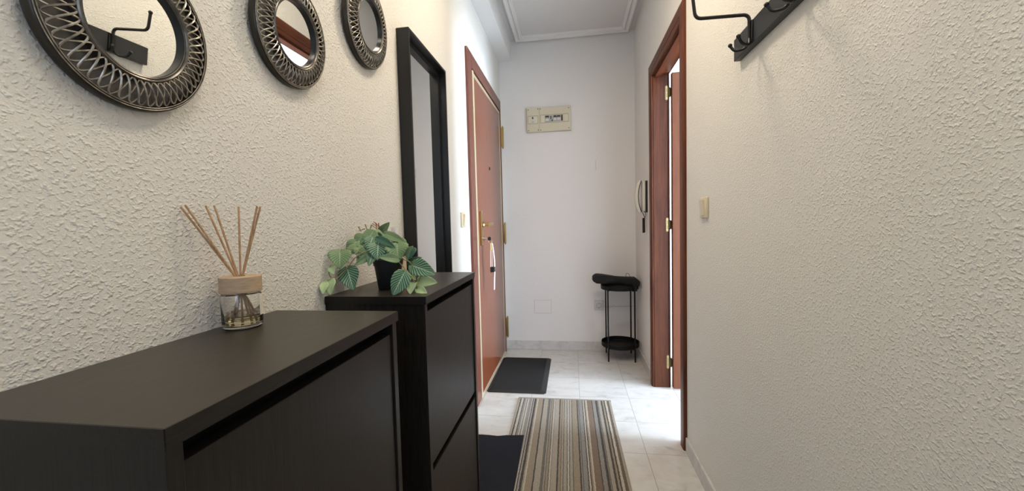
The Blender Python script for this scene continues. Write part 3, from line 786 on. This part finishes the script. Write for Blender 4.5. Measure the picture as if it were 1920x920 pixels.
run = thing('striped_runner', 'long runner rug with brown beige and black stripes along the hall floor', 'rug', (rx, ry, 0)); run.rotation_euler = (0,0,.012)
bm = new(); box(bm, (-.287,-.78,.0015), (.287,.762,.009), .003); obj('pile', bm, stripes(), run)
be = mat('runner_binding', (.28,.25,.21), .9)
bm = new(); box(bm, (-.289,.752,.001), (.289,.767,.010), .002); obj('end_binding', bm, be, run)
bm = new(); box(bm, (-.289,-.785,.001), (.289,-.770,.010), .002); obj('end_binding', bm, be, run)

navy = mat('dark_grey_felt', (.020,.022,.030), .95, spec=.1); g = N(navy); v = g.coord(); a = g.noise(v, 700, 3); g.bump(a, .8, .0015)
g.col(g.ramp(a, [(.3,(.012,.014,.020)),(.75,(.034,.037,.047))]))
bm = new(); nx, ny = 20, 40; top = []; bot = []
for j in range(ny+1):
    r1, r2 = [], []
    for k in range(nx+1):
        u = k/nx; v_ = j/ny
        xl = -.560+.030*v_ if v_ > .40 else -.340
        X_ = xl+u*(-.270-xl)+.022*(1-v_)*u; Y_ = 1.02+v_*1.015 - .012*(u*(1-v_))
        # lies over the runner's left border, drops to the tiles beyond it
        z_ = .0115 if X_ > -.362 else (.0035 + .008*max(0, (X_+.41)/.048) if X_ > -.41 else .0035)
        z_ += .0012*sin(v_*9+u*5)*(1 if j not in (0,) else 1)+.0012
        if j == ny: Y_ += .004*sin(u*7)
        r1.append(bm.verts.new((X_, Y_, z_+.003))); r2.append(bm.verts.new((X_, Y_, z_)))
    top.append(r1); bot.append(r2)
for j in range(ny):
    for k in range(nx):
        bm.faces.new((top[j][k],top[j][k+1],top[j+1][k+1],top[j+1][k])); bm.faces.new((bot[j][k],bot[j+1][k],bot[j+1][k+1],bot[j][k+1]))
for k in range(nx):
    bm.faces.new((top[0][k],bot[0][k],bot[0][k+1],top[0][k+1])); bm.faces.new((top[ny][k],top[ny][k+1],bot[ny][k+1],bot[ny][k]))
for j in range(ny):
    bm.faces.new((top[j][0],top[j+1][0],bot[j+1][0],bot[j][0])); bm.faces.new((top[j][nx],bot[j][nx],bot[j+1][nx],top[j+1][nx]))
tag(obj('felt_mat', bm, navy, None, True), 'dark grey felt mat in front of the cabinets, overlapping the striped runner', 'mat')

# ------------------------------------------------------------------ small two-tier table with black bag
tb = thing('tray_table', 'small black two-tier round tray table in the far right corner', 'table', (.372, 3.364, 0))
def tray(z, r, hgt, name):
    bm = new(); lathe(bm, [(.0001,z),(r-.004,z),(r,z+.004),(r,z+hgt),(r-.002,z+hgt),(r-.002,z+.006),(r-.005,z+.003),(.0001,z+.003)], 'z', n=64)
    obj(name, bm, M['black_metal'], tb, True)
tray(.103, .150, .036, 'lower_tray'); tray(.572, .150, .034, 'upper_tray')
for sx_, sy_ in ((-1,-1),(1,-1),(-1,1),(1,1)):
    bm = new(); lx, ly = sx_*.103, sy_*.113
    box(bm, (lx-.0055,ly-.0055,0), (lx+.0055,ly+.0055,.606), .0012)
    box(bm, (lx*.86-.004,ly*.86-.004,.098), (lx+.001,ly+.001,.104)); box(bm, (lx*.86-.004,ly*.86-.004,.566), (lx+.001,ly+.001,.573))
    obj('leg', bm, M['black_metal'], tb)
cloth = mat('black_bag_fabric', (.007,.007,.008), .85); g = N(cloth); a = g.noise(g.coord(), 60, 3); g.bump(a, .5, .004)
bag = thing('folded_bag', 'black fabric bag folded flat on top of the small tray table', 'bag', (.345, 3.33, .6065))
bm = new(); R = []; n = 26
for k in range(n+1):
    u = k/n
    x_ = -.193 + u*.370
    zc = .061 - .024*u
    hh = (.032 + .007*sin(u*5+1))*(1 if .05 < u < .96 else .72)
    if u > .62: hh += .018*(u-.62)/.38*(1 if u < .96 else .6); zc -= .014*(u-.62)/.38
    if k == 0 or k == n: hh *= .55
    yy = .060 + .020*u + .008*sin(u*8)
    ring = []
    for j in range(20):
        a = 2*pi*j/20; ca, sa = cos(a), sin(a)
        sq = lambda t: math.copysign(abs(t)**.6, t)
        w_ = .003*sin(5*a+u*11)
        ring.append(bm.verts.new((x_+.004*sin(3*a+k), sq(ca)*(yy+w_), zc-.005+sq(sa)*(hh+w_*.7))))
    R.append(ring)
for A, B in zip(R, R[1:]):
    for j in range(20): bm.faces.new((A[j],A[(j+1)%20],B[(j+1)%20],B[j]))
bm.faces.new(R[0][::-1]); bm.faces.new(R[-1])
# keep the underside above the tray rim
for v_ in bm.verts:
    if v_.co.z < .0015 and math.hypot(v_.co.x-.027, v_.co.y-.034) < .160: v_.co.z = .0015
bg = obj('bag_body', bm, cloth, bag, True); ss = bg.modifiers.new('sub', 'SUBSURF'); ss.levels = 1; ss.render_levels = 1
bm = new(); tube(bm, arc([(.070,-.02,.060),(.074,-.02,.098),(.092,-.02,.098),(.108,-.02,.060)], 6, .015), .0018, 6); obj('handle_loop', bm, cloth, bag, True)
bm = new(); ribbon(bm, [(.110,-.085,.050),(.125,-.094,.020),(.137,-.098,-.020),(.139,-.098,-.035)], .020, .003, (1,0,.2)); obj('strap', bm, cloth, bag)

# ------------------------------------------------------------------ windows (never seen directly) and lights
bm = new()
for a, b in (((RX1+.02,1.00,.05),(RX1+.06,1.05,2.0)),((RX1+.02,2.20,.05),(RX1+.06,2.25,2.0)),((RX1+.02,1.05,.05),(RX1+.06,2.20,.10)),((RX1+.02,1.05,1.95),(RX1+.06,2.20,2.0))): box(bm, a, b)
struct('window_1', bm, M['white_room'])
bm = new()
for a, b in (((wy0,YN-.06,wz0),(wy0+.04,YN-.02,wz1)),((wy1-.04,YN-.06,wz0),(wy1,YN-.02,wz1)),((wy0+.04,YN-.06,wz0),(wy1-.04,YN-.02,wz0+.04)),((wy0+.04,YN-.06,wz1-.04),(wy1-.04,YN-.02,wz1))): box(bm, a, b)
struct('window_2', bm, M['white_room'])

def area(name, loc, rot, sx, sy, power, col, spread=180):
    l = bpy.data.lights.new(name, 'AREA'); l.shape = 'RECTANGLE'; l.size = sx; l.size_y = sy; l.energy = power; l.color = col; l.spread = radians(spread)
    o = bpy.data.objects.new(name, l); C.objects.link(o); o.location = loc; o.rotation_euler = rot; return o
area('side_room_window_light', (RX1+.08, 1.625, 1.02), (0, radians(90), 0), 1.9, 1.24, 450, (.72,.85,1.0))
area('rear_window_light', (.07, YN-.08, 1.55), (radians(90), 0, 0), .7, 1.2, 5, (.55,.72,1.0))
area('hall_ceiling_lamp', (0, 1.55, 2.60), (0,0,0), .22, .22, 10.5, (1.0,.83,.60))
area('near_hall_fill_light', (.1, .35, 2.60), (0,0,0), .4, .4, 6.6, (1.0,.90,.76))  # unseen fill added to brighten the near walls, no fixture there
w = bpy.data.worlds.new('sky'); S.world = w; w.use_nodes = True
w.node_tree.nodes['Background'].inputs[0].default_value = (.75,.85,1,1); w.node_tree.nodes['Background'].inputs[1].default_value = 1.0

# ------------------------------------------------------------------ camera
yaw, pit, rol = radians(8.5797), radians(-3.0251), radians(-1.4707)
cy, sy = cos(yaw), sin(yaw)
f = Vector((-sy*cos(pit), cy*cos(pit), sin(pit))); r = Vector((cy, sy, 0)); u = r.cross(f)
r2 = r*cos(rol)+u*sin(rol); u2 = -r*sin(rol)+u*cos(rol)
cam = bpy.data.cameras.new('camera'); co = bpy.data.objects.new('camera', cam); C.objects.link(co)
co.matrix_world = Matrix(((r2.x,u2.x,-f.x,0),(r2.y,u2.y,-f.y,0),(r2.z,u2.z,-f.z,1.12),(0,0,0,1)))
cam.sensor_width = 36; cam.lens = 755.58/1920*36; cam.clip_start = .01
S.camera = co
S.view_settings.view_transform = 'Standard'; S.view_settings.look = 'None'; S.view_settings.gamma = 1
S.view_settings.use_curve_mapping = False; S.view_settings.exposure = 0.33
